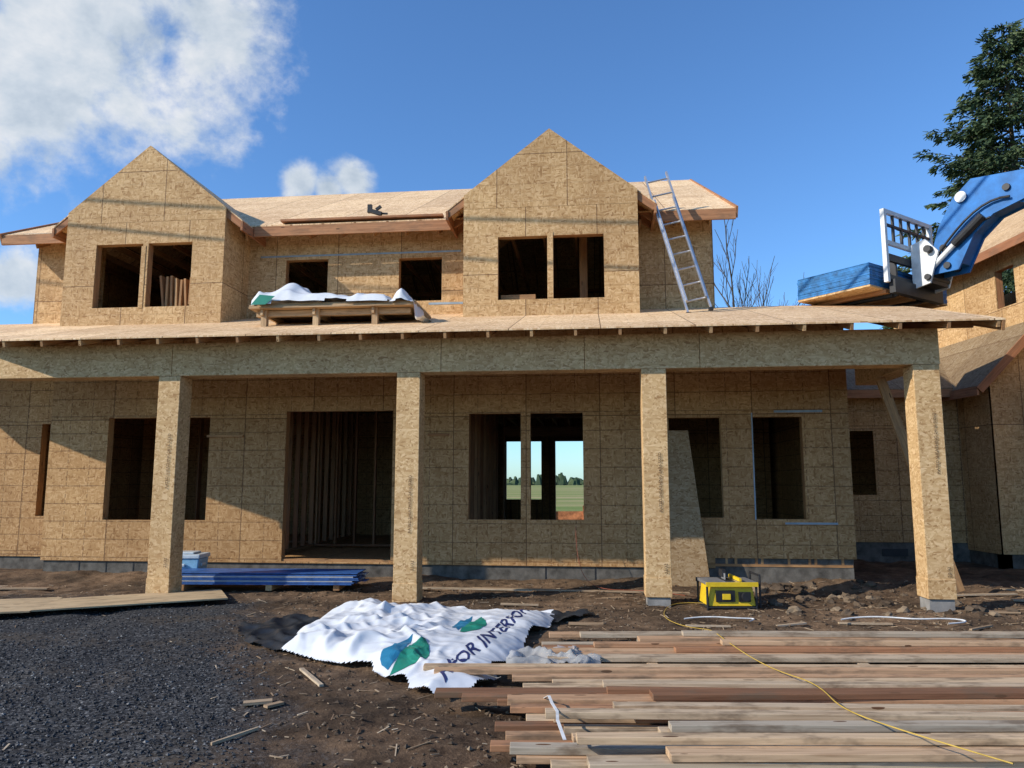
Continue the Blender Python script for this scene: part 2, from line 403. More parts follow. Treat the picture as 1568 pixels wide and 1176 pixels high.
# ------------------------------------------------------------------ ladder
b=MB()
p0=Vector((2.85,1.98,4.36));p1=Vector((2.26,2.60,6.95));d=(p1-p0).normalized();sd=Vector((.97,.05,.22)).normalized();sd=(sd-d*sd.dot(d)).normalized()
for sg in(-1,1):
    b.beam(p0+sd*.19*sg,p1+sd*.19*sg,.03,.07,up=(0,1,0))
    b.beam(p0+sd*.16*sg+Vector((0,-.05,0))+d*.2,p0+sd*.16*sg+d*2.2+Vector((0,-.05,0)),.025,.06,up=(0,1,0))
    b.box(p0+sd*.19*sg-Vector((0,0,.02)),(.07,.1,.04),mat=1)
k=.2
while k<(p1-p0).length-.05:
    b.cyl(p0+d*k-sd*.19,p0+d*k+sd*.19,.016,n=8);k+=.3
b.build('extension_ladder',[ALU,BLK],None).matrix_world=HM

# ------------------------------------------------------------------ platform on porch roof
E=empty('roof_material_platform',(0,10.277,0),rad(-6.1))
b=MB()
for s in(-4.1,-3.25,-2.3):
    for t in(.95,1.9):
        b.bx(s,s+.09,t,t+.09,zr(t)+.0,4.30)
    b.bx(s+.01,s+.05,.9,2.0,4.20,4.296)
for k in range(4): b.bx(-4.28+.03*R.random(),-1.62+.03*R.random(),.85+.02*k,2.05,4.30+.022*k,4.32+.022*k)
b.bx(-4.2,-1.7,1.0,1.09,4.2,4.29)
b.build('platform',[mat_wood('pallet_wood',[(0,(.45,.3,.17)),(1,(.55,.4,.24))])],E)
def pdist(x,y,poly):
    d=9
    for i in range(len(poly)):
        a=Vector(poly[i]);c=Vector(poly[(i+1)%len(poly)]);p=Vector((x,y));t=max(0,min(1,(p-a).dot(c-a)/(c-a).length_squared));d=min(d,(a+(c-a)*t-p).length)
    return d
def cloth(name,poly,zf,mat,parent=None,step=.035,loc=None,jag=.09):
    xs=[p[0] for p in poly];ys=[p[1] for p in poly]
    x0,x1,y0,y1=min(xs),max(xs),min(ys),max(ys)
    def inside(x,y):
        c=False;n=len(poly)
        for i in range(n):
            xa,ya=poly[i];xb,yb=poly[(i+1)%n]
            if (ya>y)!=(yb>y) and x<(xb-xa)*(y-ya)/(yb-ya)+xa:c=not c
        return c
    nx=int((x1-x0)/step)+1;ny=int((y1-y0)/step)+1;V=[];idx={};F=[]
    for i in range(nx+1):
        for j in range(ny+1):
            x=x0+i*step;y=y0+j*step
            jx=x+jag*noise.noise(Vector((x*2.3,y*2.3,5)));jy=y+jag*noise.noise(Vector((x*2.3,y*2.3,9)))
            if inside(jx,jy):
                idx[i,j]=len(V);V.append((x,y,zf(x,y)))
    for i in range(nx):
        for j in range(ny):
            q=[(i,j),(i+1,j),(i+1,j+1),(i,j+1)]
            if all(k in idx for k in q):F.append(tuple(idx[k] for k in q))
    m=MB();m.add(V,F,0,.5);return m.build(name,[mat],parent,smooth=True)
def crease(x,y,f,s,k):
    v=abs(noise.noise(Vector((x*f,y*f,s))));return (1-min(1,v*k))
cpoly=[(-4.22,.78),(-2.0,.80),(-1.95,1.95),(-4.15,1.98)]
def zc1(x,y):
    e=min(1,pdist(x,y,cpoly)/.10);e=e**.6
    slope=min(1,max(0,(y-.78)/.5))
    h=.15+.05*slope+.26*math.exp(-((x+3.72)/.26)**2)*slope-.04*(x+3.2)*.6
    return 4.33+e*(max(.1,h)+.05*noise.noise(Vector((x*2.5,y*2.5,1)))+.05*crease(x,y,2.5,3,3))
cloth('plastic_cover',cpoly,zc1,PLAS,E,.025,jag=.05)
fpoly=[(-1.98,.76),(-1.45,.78),(-1.4,1.5),(-1.85,1.6)]
def z2(x,y):
    e=min(1,pdist(x,y,fpoly)/.07)
    return (4.12 if x>-1.6 else 4.34)+e*(.18*math.exp(-((x+1.82)/.13)**2)+.05*crease(x,y,5,3,3)-max(0,x+1.75)*.3)
cloth('plastic_flap',fpoly,z2,PLAS,E,.025,jag=.08)
b=MB()
b.add([(-4.19,.765,4.34),(-3.95,.765,4.34),(-3.8,.765,4.47),(-4.05,.765,4.5)],[(0,1,2,3)]);b.build('cover_print',[GRNI],E)
b=MB()
b.box((-3.0,3.3,6.73),(.28,.08,.07),Matrix.Rotation(.3,3,'Y'));b.box((-3.1,3.3,6.80),(.08,.07,.16));b.box((-2.93,3.3,6.81),(.12,.05,.05),Matrix.Rotation(-.6,3,'Y'));b.cyl((-2.9,3.3,6.7),(-2.75,3.3,6.69),.02)
b.build('nail_gun',[BLK],None).matrix_world=HM

# ------------------------------------------------------------------ neighbour house
NH=empty('neighbouring_house')
b=MB()
b.wall('t',14.3,17.2,.25,3.5,9.15,.02,[]);b.wall('s',9.15,10.1,.25,3.45,14.3,.02,[])
b.prism([(9.15,14.3,3.45),(10.1,14.3,3.45),(10.1,14.3,4.66),(9.15,14.3,3.68)],(0,.02,0),bco=lambda p:(p.x,p.z,p.y),tint=.5)
b.wall('t',11.0,19.5,3.0,6.4,10.1,.02,[(14.7,15.3,5.15,5.95)]);b.wall('s',10.1,18,.2,6.4,11.0,.02,[(12,13.5,1,2.6),(12,13.5,4.6,5.8)])
b.wall('t',11.02,14.3,.2,3.0,10.1,.02,[])
b.prism([(10.1,11.0,6.4),(18,11.0,6.4),(14.05,11.0,9.1)],(0,.02,0),bco=lambda p:(p.x,p.z,p.y),tint=.5)
b.wall('s',10.1,18,.2,6.4,19.5,.02,[]);b.wall('t',11,19.5,.2,6.4,18,.02,[])
b.wall('t',11.5,19,3.2,6.3,12.5,.02,[])
b.build('sheathing',[OSBU],NH)
b=MB()
slab(b,[(9.72,10.6,6.3),(9.72,19.9,6.3),(14.05,19.9,9.25),(14.05,10.6,9.25)],.025)
slab(b,[(18.4,10.6,6.3),(18.4,19.9,6.3),(14.052,19.9,9.25),(14.052,10.6,9.25)],.025)
slab(b,[(8.80,14.05,3.40),(8.80,19.5,3.40),(10.09,19.5,4.72),(10.09,14.05,4.72)],.025,mat=1)
b.build('roof',[mat_osb('osb_roof_shaded',(.95,.97,1.05),.2,True,1.1),OSBS],NH)
b=MB()
b.beam((9.7,10.6,6.2),(9.7,19.9,6.2),.038,.17);b.beam((8.78,14.05,3.30),(8.78,19,3.30),.038,.17)
b.beam((8.80,14.04,3.31),(10.09,14.04,4.63),.038,.15)
y=10.8
while y<19.8:
    b.beam((9.72,y,6.2),(10.1,y,6.46),.038,.12);y+=.61
b.framing('t',11.1,19.4,3.3,6.3,10.125,[(14.7,15.3,5.15,5.95)])
b.build('fascia_and_framing',[FASC],NH)
b=MB();b.bx(9.18,9.35,14.33,17.2,-.4,.247,wood=False);b.bx(9.18,13,14.33,14.5,-.4,.247,wood=False);b.bx(10.13,18,11.03,11.2,-.4,.197,wood=False);b.build('foundation',[CONC],NH)

# ------------------------------------------------------------------ telehandler with sheet stack
T=empty('telehandler')
near=Vector((5.70,11.75,4.70));la=rad(34);ld=Vector((math.cos(la),math.sin(la),0));sdv=Vector((-math.sin(la),math.cos(la),0))
S=empty('sheathing_stack')
b=MB();ML=Matrix((ld,sdv,Vector((0,0,1)))).transposed()
cen=near+ld*1.22+sdv*.61
b.box(cen+Vector((0,0,.015)),(2.44,1.32,.03),ML,mat=1,tint=.5)
for k in range(17):
    b.box(cen+Vector((R.uniform(-.008,.008),R.uniform(-.008,.008),.042+k*.0205)),(2.44,1.32,.0185),ML,mat=0)
b.box(cen+Vector((0,0,.042+17*.0205)),(2.43,1.31,.012),ML,mat=0)
for k in(-.8,0,.8): b.box(cen+ld*k+Vector((0,0,-.035)),(.09,1.4,.06),ML,mat=2)
b.build('sheets',[BLUEP,OSBC,FIR],S)
b=MB()
cc=near+ld*1.0-sdv*.08
def P(l,o,z): return cc+ld*l+sdv*o+Vector((0,0,z-4.7))
for l in(-.4,.4):
    b.beam(P(l,-.02,4.62),P(l,1.2,4.64),.12,.045,mat=1);b.beam(P(l,-.03,4.6),P(l,-.03,5.25),.12,.05,mat=1,up=tuple(ld))
for z in(4.85,5.2): b.beam(P(-.72,-.1,z),P(.72,-.1,z),.06,.12,mat=1)
b.box(P(.1,-.14,4.72),(1.5,.1,.22),ML,mat=1)
for l in(-.72,.72): b.beam(P(l,-.1,4.78),P(l,-.1,6.0),.07,.07,mat=2,up=tuple(ld))
for z in(5.45,5.97): b.beam(P(-.72,-.1,z),P(.72,-.1,z),.06,.07,mat=2)
for l in(-.45,-.2,.05,.3,.52): b.beam(P(l,-.1,5.45),P(l,-.1,5.95),.04,.04,mat=1,up=tuple(ld))
b.beam(P(-.72,-.1,5.75),P(.72,-.1,5.75),.04,.04,mat=1)
LO=.28
for l in(LO-.3,LO+.3):
    b.prism([P(l,-.14,4.75),P(l,-.14,5.5),P(l,-.38,5.55),P(l,-.58,5.3),P(l,-.42,4.8)],ld*.04,mat=2)
b.cyl(P(LO-.4,-.45,5.35),P(LO+.4,-.45,5.35),.06,mat=1);b.cyl(P(LO-.35,-.4,4.9),P(LO+.35,-.4,4.9),.05,mat=1)
b.cyl(P(LO-.24,-.3,4.95),P(LO-.24,-.8,5.35),.045,mat=2);b.cyl(P(LO-.24,-.8,5.35),P(LO-.24,-1.25,5.7),.07,mat=1)
b.box(P(LO,-.33,5.05),(.5,.2,.5),ML,mat=1)
prof=[(-.40,4.95),(-.42,5.3),(-.55,5.70),(-.80,6.12),(-1.10,6.36),(-1.95,6.24),(-1.95,5.84),(-1.38,5.70),(-1.08,5.45),(-.82,4.95)]
for l in(LO-.19,LO+.15): b.prism([P(l,o,z) for o,z in prof],ld*.04,mat=0)
ctr=(-1.05,5.8)
b.prism([P(LO-.15,ctr[0]+(o-ctr[0])*.88,ctr[1]+(z-ctr[1])*.88) for o,z in prof],ld*.30,mat=0)
for (o,z) in((-.95,6.1),(-.62,5.35),(-1.6,6.05),(-.66,5.05)): b.cyl(P(LO-.23,o,z),P(LO+.23,o,z),.055,mat=1,n=14)
b.cyl(P(LO-.24,-.95,6.1),P(LO-.235,-.95,6.1),.09,mat=2,n=16)
j0=P(LO,-1.6,6.03);j1=P(LO,-11.5,2.7)
dv=(j1-j0)
b.beam(j0,j0+dv*.35,.28,.38,mat=0);b.beam(j0+dv*.3,j0+dv*.7,.36,.48,mat=0);b.beam(j0+dv*.62,j1,.44,.56,mat=0)
for k in range(3):
    q=j0+Vector((0,0,.24))+ld*(-.06+.06*k);b.cyl(q,q+dv*.35,.014,mat=1,n=6)
for i in range(9):
    t0=i/9;t1=(i+1)/9
    f=lambda t:P(LO-.24,-.45-1.2*t,5.15+.75*math.sin(t*1.8))
    b.cyl(f(t0),f(t1),.02,mat=1,n=6);g=lambda t:P(LO-.22,-.35-1.0*t,4.95+.7*math.sin(t*1.5))
    b.cyl(g(t0),g(t1),.018,mat=1,n=6)
bc=j1-Vector((0,0,j1.z));fwd=Vector((dv.x,dv.y,0)).normalized();MC=Matrix((fwd,Vector((-fwd.y,fwd.x,0)),Vector((0,0,1)))).transposed()
def C(x,y,z): return bc+MC@Vector((x,y,z))
b.box(C(-2.2,0,1.05),(5.0,1.1,.7),MC,mat=0);b.box(C(-2.4,.75,1.3),(2.2,.7,.9),MC,mat=0);b.box(C(-.2,0,2.0),(.8,.9,1.3),MC,mat=0)
for x in(-1.3,-2.9):
    for y in(-1.05,-.3): b.beam(C(x,y,1.3),C(x+(.2 if x<-2 else 0),y,2.5),.07,.07,mat=1,up=tuple(fwd))
b.box(C(-2.05,-.68,2.53),(1.8,.9,.07),MC,mat=0);b.box(C(-2.1,-.68,1.2),(1.7,.85,.5),MC,mat=0)
for x in(-4,-.6):
    for y in(-1.05,1.05):
        b.cyl(C(x,y-.2,.68),C(x,y+.2,.68),.68,n=28,mat=1);b.cyl(C(x,y-.21,.68),C(x,y+.21,.68),.32,n=20,mat=2)
b.build('machine',[BLUE,BLK,WHT],T,bevel=.008)

# ------------------------------------------------------------------ ground
def gmask(x,y):
    xb=-1.3-.34*(y-4.5)+.35*noise.noise(Vector((x*.7,y*.7,3)))
    return max(0,min(1,(xb-x)/.5))*max(0,min(1,(11-y)/1.0))
def gz(x,y):
    far=max(0,min(1,(abs(x)-12)/10))+max(0,min(1,(y-16)/8))
    g=gmask(x,y)
    z=.05*noise.noise(Vector((x*.35,y*.35,0)))+.035*noise.noise(Vector((x*1.3,y*1.3,4)))
    z+=(1-g)*(.026*noise.noise(Vector((x*4,y*4,7)))+.018*noise.noise(Vector((x*9,y*9,2))))+g*.006*noise.noise(Vector((x*9,y*9,2)))
    if x>3.6 and y>8.5: z+=.07*max(0,noise.noise(Vector((x*2.2,y*2.2,6))))
    z-=g*.03*max(0,1-abs(((x+4.2)+.25*(y-6)))/.3)
    t_=(y-10.277)*.9943+x*.1063
    if x<6.2: z+=.12*math.exp(-((t_-2.2)/.5)**2)*(.7+.8*noise.noise(Vector((x*1.1,3,1))))
    z-=.025
    return z*max(.0,1-min(1,far)) -.03*min(1,far)
def axis(lo,hi,st,far):
    a=[];v=lo
    while v<hi:a.append(v);v+=st
    s_=st;l=[];v=lo
    while v>-far: s_*=1.35;v-=s_;l.append(v)
    r=[];s_=st;v=hi
    while v<far: s_*=1.35;r.append(v);v+=s_
    r.append(far*1.3)
    return l[::-1]+a+r
xs=axis(-9,9.5,.06,1500);ys=axis(3.6,13.4,.055,2500)
V=[(x,y,gz(x,y)) for y in ys for x in xs];nx=len(xs)
F=[(j*nx+i,j*nx+i+1,(j+1)*nx+i+1,(j+1)*nx+i) for j in range(len(ys)-1) for i in range(nx-1)]
m=N('ground_soil');geo=m.new('ShaderNodeTexCoord').outputs['Object'];sx=m.new('ShaderNodeSeparateXYZ');m.L(geo,sx.inputs[0]);X,Y=sx.outputs[0],sx.outputs[1]
n1=m.noise(geo,.8,5,.65);n2=m.noise(geo,6,5,.7);n3=m.noise(geo,40,3,.7)
dirt=m.ramp(n2,[(.3,(.06,.040,.026)),(.5,(.125,.085,.054)),(.7,(.2,.14,.09))])
dirt=m.mix(m.math('MULTIPLY',m.math('GREATER_THAN',n3,.6),.5),dirt,(.26,.185,.12))
dirt=m.mix(1,dirt,m.ramp(n1,[(.38,(.5,.5,.5)),(.62,(1.3,1.25,1.2))]),'MULTIPLY')
wet=m.math('MULTIPLY_ADD',Y,.22,-.85,clamp=True)
dirt=m.mix(1,dirt,m.ramp(wet,[(0,(.62,.58,.56)),(1,(1.12,1.1,1.08))]),'MULTIPLY')
vg=m.vor(geo,55);sg=m.new('ShaderNodeSeparateColor');m.L(vg,sg.inputs[0])
grav=m.ramp(sg.outputs[0],[(0,(.017,.017,.018)),(.6,(.042,.042,.043)),(.9,(.095,.093,.09)),(1,(.17,.165,.16))])
xb=m.math('SUBTRACT',m.math('MULTIPLY',m.math('SUBTRACT',Y,4.5),-.34),1.3)
gm=m.math('ADD',m.math('SUBTRACT',xb,X),m.math('MULTIPLY',m.math('SUBTRACT',m.noise(geo,1.2,5,.7),.5),2.6))
gm=m.math('MULTIPLY',m.math('MULTIPLY_ADD',gm,1.3,.3,clamp=True),m.math('MULTIPLY_ADD',Y,-1,11.2,clamp=True))
grav=m.mix(m.math('MULTIPLY',m.math('MULTIPLY_ADD',n1,8,-4.0,clamp=True),.5),grav,(.085,.065,.045))
near_=m.mix(gm,dirt,grav)
field=m.ramp(m.noise(m.mapping(geo,(.02,.12,1)),1,4),[(.35,(.16,.22,.05)),(.5,(.26,.27,.09)),(.65,(.42,.33,.16))])
fm=m.math('MULTIPLY_ADD',Y,.12,-3.0,clamp=True)
fx=m.math('MULTIPLY_ADD',m.math('ABSOLUTE',X),.1,-2.2,clamp=True)
colr=m.mix(m.math('MAXIMUM',fm,fx),near_,field)
m.base(colr,.92,0,.12)
hb=m.math('ADD',m.math('MULTIPLY',n2,.8),m.math('ADD',m.math('MULTIPLY',n3,.35),m.math('MULTIPLY',sg.outputs[1],.25)))
m.bump(hb,.8,.03)
SOIL=m.mat
g=MB();g.add(V,F,0,.5);g.build('ground',[SOIL],None,smooth=True)

def rock(mb,c,r,mat=0,flat=.7):
    pts=[(1,0,0),(-1,0,0),(0,1,0),(0,-1,0),(0,0,1),(0,0,-1)]
    a=R.uniform(0,6.28);ca,sa=math.cos(a),math.sin(a);V=[]
    for p in pts:
        k=r*R.uniform(.65,1.15);x,y,z=p[0]*k+R.uniform(-.25,.25)*r,p[1]*k+R.uniform(-.25,.25)*r,p[2]*k*flat
        V.append((c[0]+x*ca-y*sa,c[1]+x*sa+y*ca,c[2]+z))
    mb.add(V,[(0,2,4),(2,1,4),(1,3,4),(3,0,4),(2,0,5),(1,2,5),(3,1,5),(0,3,5)],mat)
STN=N('stone');t=STN.attr('tint').outputs['Fac'];STN.base(STN.ramp(t,[(0,(.018,.018,.019)),(.7,(.055,.055,.056)),(.95,(.14,.135,.13)),(1,(.26,.25,.23))]),.85,0,.3);STN=STN.mat
b=MB();n=0
while n<9000:
    y=R.uniform(4,11);x=R.uniform(-.75*y,-.5)
    if R.random()<gmask(x,y)*(1 if y<8 else .5):
        r=R.choice([.007,.009,.012,.016]);rock(b,(x,y,gz(x,y)+r*.3),r);n+=1
b.build('gravel',[STN],None)
CLD=N('clod');t=CLD.attr('tint').outputs['Fac'];CLD.base(CLD.ramp(t,[(0,(.05,.036,.026)),(.8,(.13,.095,.065)),(1,(.24,.18,.12))]),.95,0,.1);CLD=CLD.mat
def clod(mb,c,r):
    bm=bmesh.new();bmesh.ops.create_icosphere(bm,subdivisions=2,radius=r)
    o=Vector((R.uniform(0,99),0,0))
    V=[Vector(c)+Vector((v.co.x,v.co.y,v.co.z*.65))*(1+.7*noise.noise(v.co/r*1.6+o)) for v in bm.verts]
    mb.add(V,[tuple(v.index for v in f.verts) for f in bm.faces]);bm.free()
b=MB()
for i in range(150):
    x=R.gauss(4.7,.95);y=R.uniform(9.2,11.8)
    if x>6.4 or x<3:continue
    r=R.choice([.025,.035,.045,.06,.085])*R.uniform(.7,1.1);clod(b,(x,y,gz(x,y)+r*.15),r)
for i in range(8): r=R.uniform(.08,.13);clod(b,(R.uniform(3.6,4.6),R.uniform(11.2,11.8),gz(4,11)+r*.2),r)
for i in range(5200):
    y=R.uniform(4.2,12.2);x=R.uniform(-.3*y,.72*y)
    r=R.choice([.006,.008,.012,.018,.026]);rock(b,(x,y,gz(x,y)+r*.2),r)
b.build('dirt_clods',[CLD],None)
CHIP=mat_wood('wood_chips',[(0,(.2,.13,.08)),(.5,(.38,.27,.17)),(1,(.55,.44,.31))])
b=MB()
for i in range(2600):
    y=R.uniform(4.3,12.2);x=R.uniform(-.66*y,.72*y)
    if gmask(x,y)>.5 and R.random()<.95:continue
    if y<8.5 and R.random()<.5:continue
    L=R.choice([.015,.03,.04,.06,.09,.14]);b.box((x,y,gz(x,y)+.008),(L,.004+.008*R.random(),.004),Matrix.Rotation(R.uniform(0,3.14),3,'Z')@Matrix.Rotation(R.uniform(-.25,.25),3,'Y'))
for (x,y,L,a,wd) in[(-1.67,6.5,.62,-1.05,.035),(-1.85,5.72,.2,.3,.07),(-1.72,5.68,.14,.9,.05),(-1.75,5.0,.35,1.0,.015),(-7.3,8.9,.35,.3,.1),(-6.9,8.6,.3,-.2,.1),
    (.1,10.2,.5,-.05,.07),(1.0,11.4,3.2,-.08,.09),(-.6,11.5,1.8,-.06,.09),(2.2,8.7,.5,.02,.04),(4.1,9.0,.6,-.1,.05),(3.2,8.9,.4,.3,.04),(5.9,9.6,.7,-.2,.1),(7.3,10.4,1.0,-.25,.12),(6.6,10.9,1.1,.1,.08),(7.8,11.4,1.0,-.3,.1),(-7.5,11.6,1.0,.1,.1),(-8.3,12,.8,.2,.08),(5.2,8.6,.4,.5,.03),(1.35,10.7,.4,.2,.1),(.85,8.9,.4,-.1,.1)]:
    b.box((x,y,gz(x,y)+.02),(L,wd,.018),Matrix.Rotation(a,3,'Z')@Matrix.Rotation(R.uniform(-.03,.03),3,'Y'),tint=R.uniform(.3,1))
b.build('wood_scraps',[CHIP],None)

def sheet(cx,cy,a,L=2.44,W=1.22):
    b=MB();b.box((cx,cy,.05),(L,W,.018),Matrix.Rotation(a,3,'Z')@Matrix.Rotation(-.01,3,'X'),tint=.6)
    return b.build('plywood_sheet',[mat_wood('plywood',[(0,(.5,.36,.2)),(1,(.56,.43,.27))])],None)
sheet(-5.1,10.2,rad(26),2.44,1.0);sheet(-7.1,9.55,rad(14),2.44,1.22);sheet(-6.6,8.55,rad(10),1.0,.6)

# ------------------------------------------------------------------ lumber pile
b=MB()
def board(x0,y,z,L,a=0,w_=.089,h=.038,tint=None,pit=0):
    M=Matrix.Rotation(a,3,'Z')@Matrix.Rotation(pit,3,'Y')@Matrix.Rotation(R.uniform(-.02,.02),3,'X')
    b.box((x0+L/2*math.cos(a),y+L/2*math.sin(a),z),(L,w_,h),M,tint=tint)
for x in(1.2,3.0,4.8): b.box((x,6.1,.03),(.09,3.4,.06),None)
y=7.75
while y>6.75:
    board(.25+R.choice([0,.02,.1,.9])+R.uniform(0,.1),y,.085,R.choice([4.9,5.5,6.1]),R.uniform(-.016,.008),R.choice([.089,.14]));y-=R.uniform(.11,.17)
for yy in(7.55,7.33,7.1,6.9): board(R.uniform(.6,1.9),yy,.125,R.uniform(4.5,5.5),R.uniform(-.03,.012),R.choice([.089,.14]))
for yy in(7.4,7.0): board(R.uniform(1.4,2.0),yy,.166,4.5,R.uniform(-.035,.015),.089)
board(-.72,6.38,.10,6.2,-.012,.089,tint=.75);board(-.62,6.25,.10,5.5,-.004,.089,tint=.5)
y=6.1
while y>4.0:
    sx0=-.05 if y<5.8 else .1
    board(sx0+R.uniform(-.1,.4),y,.085,R.choice([4.3,4.9,6.1]),R.uniform(-.025,.025),R.choice([.089,.14]));y-=R.uniform(.12,.19)
board(-.55,5.62,.10,4.9,.006,.14,tint=.02);board(-.35,5.5,.10,5,.0,.089,tint=.1)
y=5.75
while y>3.95:
    board(R.uniform(-.05,.7),y,.128,R.choice([3.7,4.3,4.9,6.1]),R.uniform(-.055,.05),R.choice([.089,.089,.14]),pit=R.uniform(-.003,.003));y-=R.uniform(.14,.25)
y=5.3
while y>3.9:
    board(R.uniform(.1,1.2),y,.171,R.choice([3.7,4.3,4.9]),R.uniform(-.07,.06),R.choice([.089,.089,.14]));y-=R.uniform(.22,.40)
for yy,x0 in((4.75,.2),(4.5,.9),(4.3,.35)): board(x0,yy,.214,4.6,R.uniform(-.06,.05),.089)
b.build('lumber_pile',[PILE],None,bevel=.003)
b=MB()
pts=[(.22,5.3,.15),(.24,5.1,.22),(.25,4.9,.23),(.27,4.7,.24),(.26,4.5,.25),(.28,4.2,.24)]
for p,q in zip(pts[:-1],pts[1:]): b.beam(p,q,.018,.003)
b.build('banding_strap',[WHT],None)

# ------------------------------------------------------------------ lumber wrap
TP=empty('lumber_wrap_tarp')
poly=[(-2.2,7.25),(-2.3,8.4),(-2.15,9.6),(-.8,9.55),(.55,9.3),(.35,8.2),(.12,7.3),(-.2,6.05),(-.66,5.85),(-1.29,6.75)]
def tz(x,y):
    e=min(1,pdist(x,y,poly)/.35);e=e*(2-e)
    wx=x+.12*noise.noise(Vector((x*1.5,y*1.5,3)));wy=y+.12*noise.noise(Vector((x*1.5,y*1.5,13)))
    u=wx*.75+wy*.66;v=-wx*.66+wy*.75
    k=.35+.65*max(0,min(1,(-.45-x)/.6))
    z=.09+.07*noise.noise(Vector((x*.9,y*.9,2)))*(.4+.6*k)
    z+=k*(.05*crease(u*.55,v*1.5,1.5,8,3.6)+.035*crease(u*1.2,v*.8,2.0,21,4))
    z+=k*.024*crease(wx,wy*.7,3.4,31,3.6)+.012*k*crease(wx*.8,wy,7,41,3)
    return max(gz(x,y)+.012,.02+z*e+gz(x,y)*.3)
cloth('sheet',poly,tz,PLAS,TP,.017,jag=.18)
def drape(me,mat,name,dz=.004):
    bm=bmesh.new();bm.from_mesh(me);bmesh.ops.triangulate(bm,faces=bm.faces)
    for k in range(6):
        ed=[e for e in bm.edges if e.calc_length()>.022]
        if not ed:break
        bmesh.ops.subdivide_edges(bm,edges=ed,cuts=1);bmesh.ops.triangulate(bm,faces=[f for f in bm.faces if len(f.verts)>3])
    for v in bm.verts: v.co.z=tz(v.co.x,v.co.y)+dz
    bm.to_mesh(me);bm.free();me.materials.clear();me.materials.append(mat)
    o=bpy.data.objects.new(name,me);COL.objects.link(o);o.parent=TP
def printed(body,start,adv,upv,off=.012):
    me=text_mesh(body,1.0,off);L=max(v.co.x for v in me.vertices)
    a=Vector(adv)/L;u=Vector(upv)/.7
    me.transform(Matrix(((a.x,u.x,0,start[0]),(a.y,u.y,0,start[1]),(0,0,1,0),(0,0,0,1))));drape(me,INKB,'lettering')
printed('INTERFOR',(-.24,6.95),(.44,2.05),(-.10,.30))
printed('RFOR',(-.52,6.0),(.24,.95),(-.09,.26))
def leaf(a,b_,w_,mat):
    a=Vector(a);b_=Vector(b_);d=b_-a;n_=Vector((-d.y,d.x)).normalized();pts=[]
    for i in range(9): t=i/8;pts.append(a+d*t+n_*w_*math.sin(math.pi*t**.8))
    for i in range(1,8): t=1-i/8;pts.append(a+d*t-n_*w_*.25*math.sin(math.pi*t))
    me=bpy.data.meshes.new('leaf');me.from_pydata([(p.x,p.y,0) for p in pts],[],[tuple(range(len(pts)))]);drape(me,mat,'leaf_logo')
leaf((-.52,7.65),(-.34,8.55),-.17,GRNI);leaf((-.54,7.75),(-.44,8.6),.12,TEAL)
leaf((-1.0,6.38),(-.80,7.15),-.19,GRNI);leaf((-1.03,6.48),(-.92,7.2),.15,TEAL)
BT=mat_plain('black_tarp_plastic',(.03,.033,.037),.35,0,.2,10)
poly2=[(-3.1,8.6),(-2.6,9.1),(-2.1,8.9),(-2.0,7.6),(-2.1,7.3),(-2.5,7.6)]
cloth('black_underside',poly2,lambda x,y:gz(x,y)+.03+.05*crease(x,y,3,3,3),BT,TP,.03)
cloth('black_corner',[(.3,8.7),(1.0,9.3),(.9,9.7),(.3,9.3)],lambda x,y:gz(x,y)+.03+.09*abs(noise.noise(Vector((x*4,y*4,3)))),BT,TP,.03)
m=N('clear_film');m.base((.6,.59,.57),.25,0,.5);m.p.inputs['Transmission Weight'].default_value=.55;m.p.inputs['IOR'].default_value=1.1;CLR=m.mat
cloth('plastic_film',[(-.05,6.5),(.05,7.1),(.35,7.2),(.75,7.0),(.7,6.5),(.3,6.4)],lambda x,y:gz(x,y)+.04+.07*max(0,1-((x-.3)/.5)**2)*max(0,1-((y-6.8)/.5)**2)+.06*crease(x,y,3.5,3,3.5)+.025*crease(x,y,9,5,3),CLR,None,.014,jag=.2)

# ------------------------------------------------------------------ table saw
G=MB();gx,gy=2.78,10.0;q=gz(gx,gy)
def g_(x0,x1,y0,y1,z0,z1,m_):G.bx(gx+x0,gx+x1,gy+y0,gy+y1,q+z0,q+z1,mat=m_)
def frus(x0,x1,y0,y1,z0,z1,k,m_):
    v=[(gx+x0-k,gy+y0-k,q+z0),(gx+x1+k,gy+y0-k,q+z0),(gx+x1+k,gy+y1+k,q+z0),(gx+x0-k,gy+y1+k,q+z0),(gx+x0,gy+y0,q+z1),(gx+x1,gy+y0,q+z1),(gx+x1,gy+y1,q+z1),(gx+x0,gy+y1,q+z1)]
    G.add(v,[(3,2,1,0),(4,5,6,7),(0,1,5,4),(1,2,6,5),(2,3,7,6),(3,0,4,7)],m_)
frus(-.27,.27,-.2,.2,.05,.30,.03,0)
g_(-.20,.04,-.245,-.21,.10,.24,1);g_(.09,.24,-.24,-.21,.10,.22,1)
g_(-.12,-.02,-.26,-.24,.13,.2,0)
g_(-.32,.32,-.25,.25,.31,.345,2);g_(-.33,.33,-.275,-.252,.29,.345,0);g_(-.33,.33,.252,.275,.29,.345,1)
g_(-.06,.06,-.2,.2,.346,.35,1);g_(.1,.13,-.24,.24,.35,.39,0);g_(-.03,-.024,-.06,.12,.35,.43,2);g_(-.05,0,.0,.16,.38,.47,1)
G.cyl((gx+.17,gy-.25,q+.17),(gx+.17,gy-.30,q+.17),.055,n=18,mat=1)
for x_ in(-.31,.31):
    for y_ in(-.24,.24):
        G.cyl((gx+x_,gy+y_,q),(gx+x_,gy+y_,q+.3),.016,n=8,mat=1)
    G.cyl((gx+x_,gy-.24,q+.03),(gx+x_,gy+.24,q+.03),.016,n=8,mat=1)
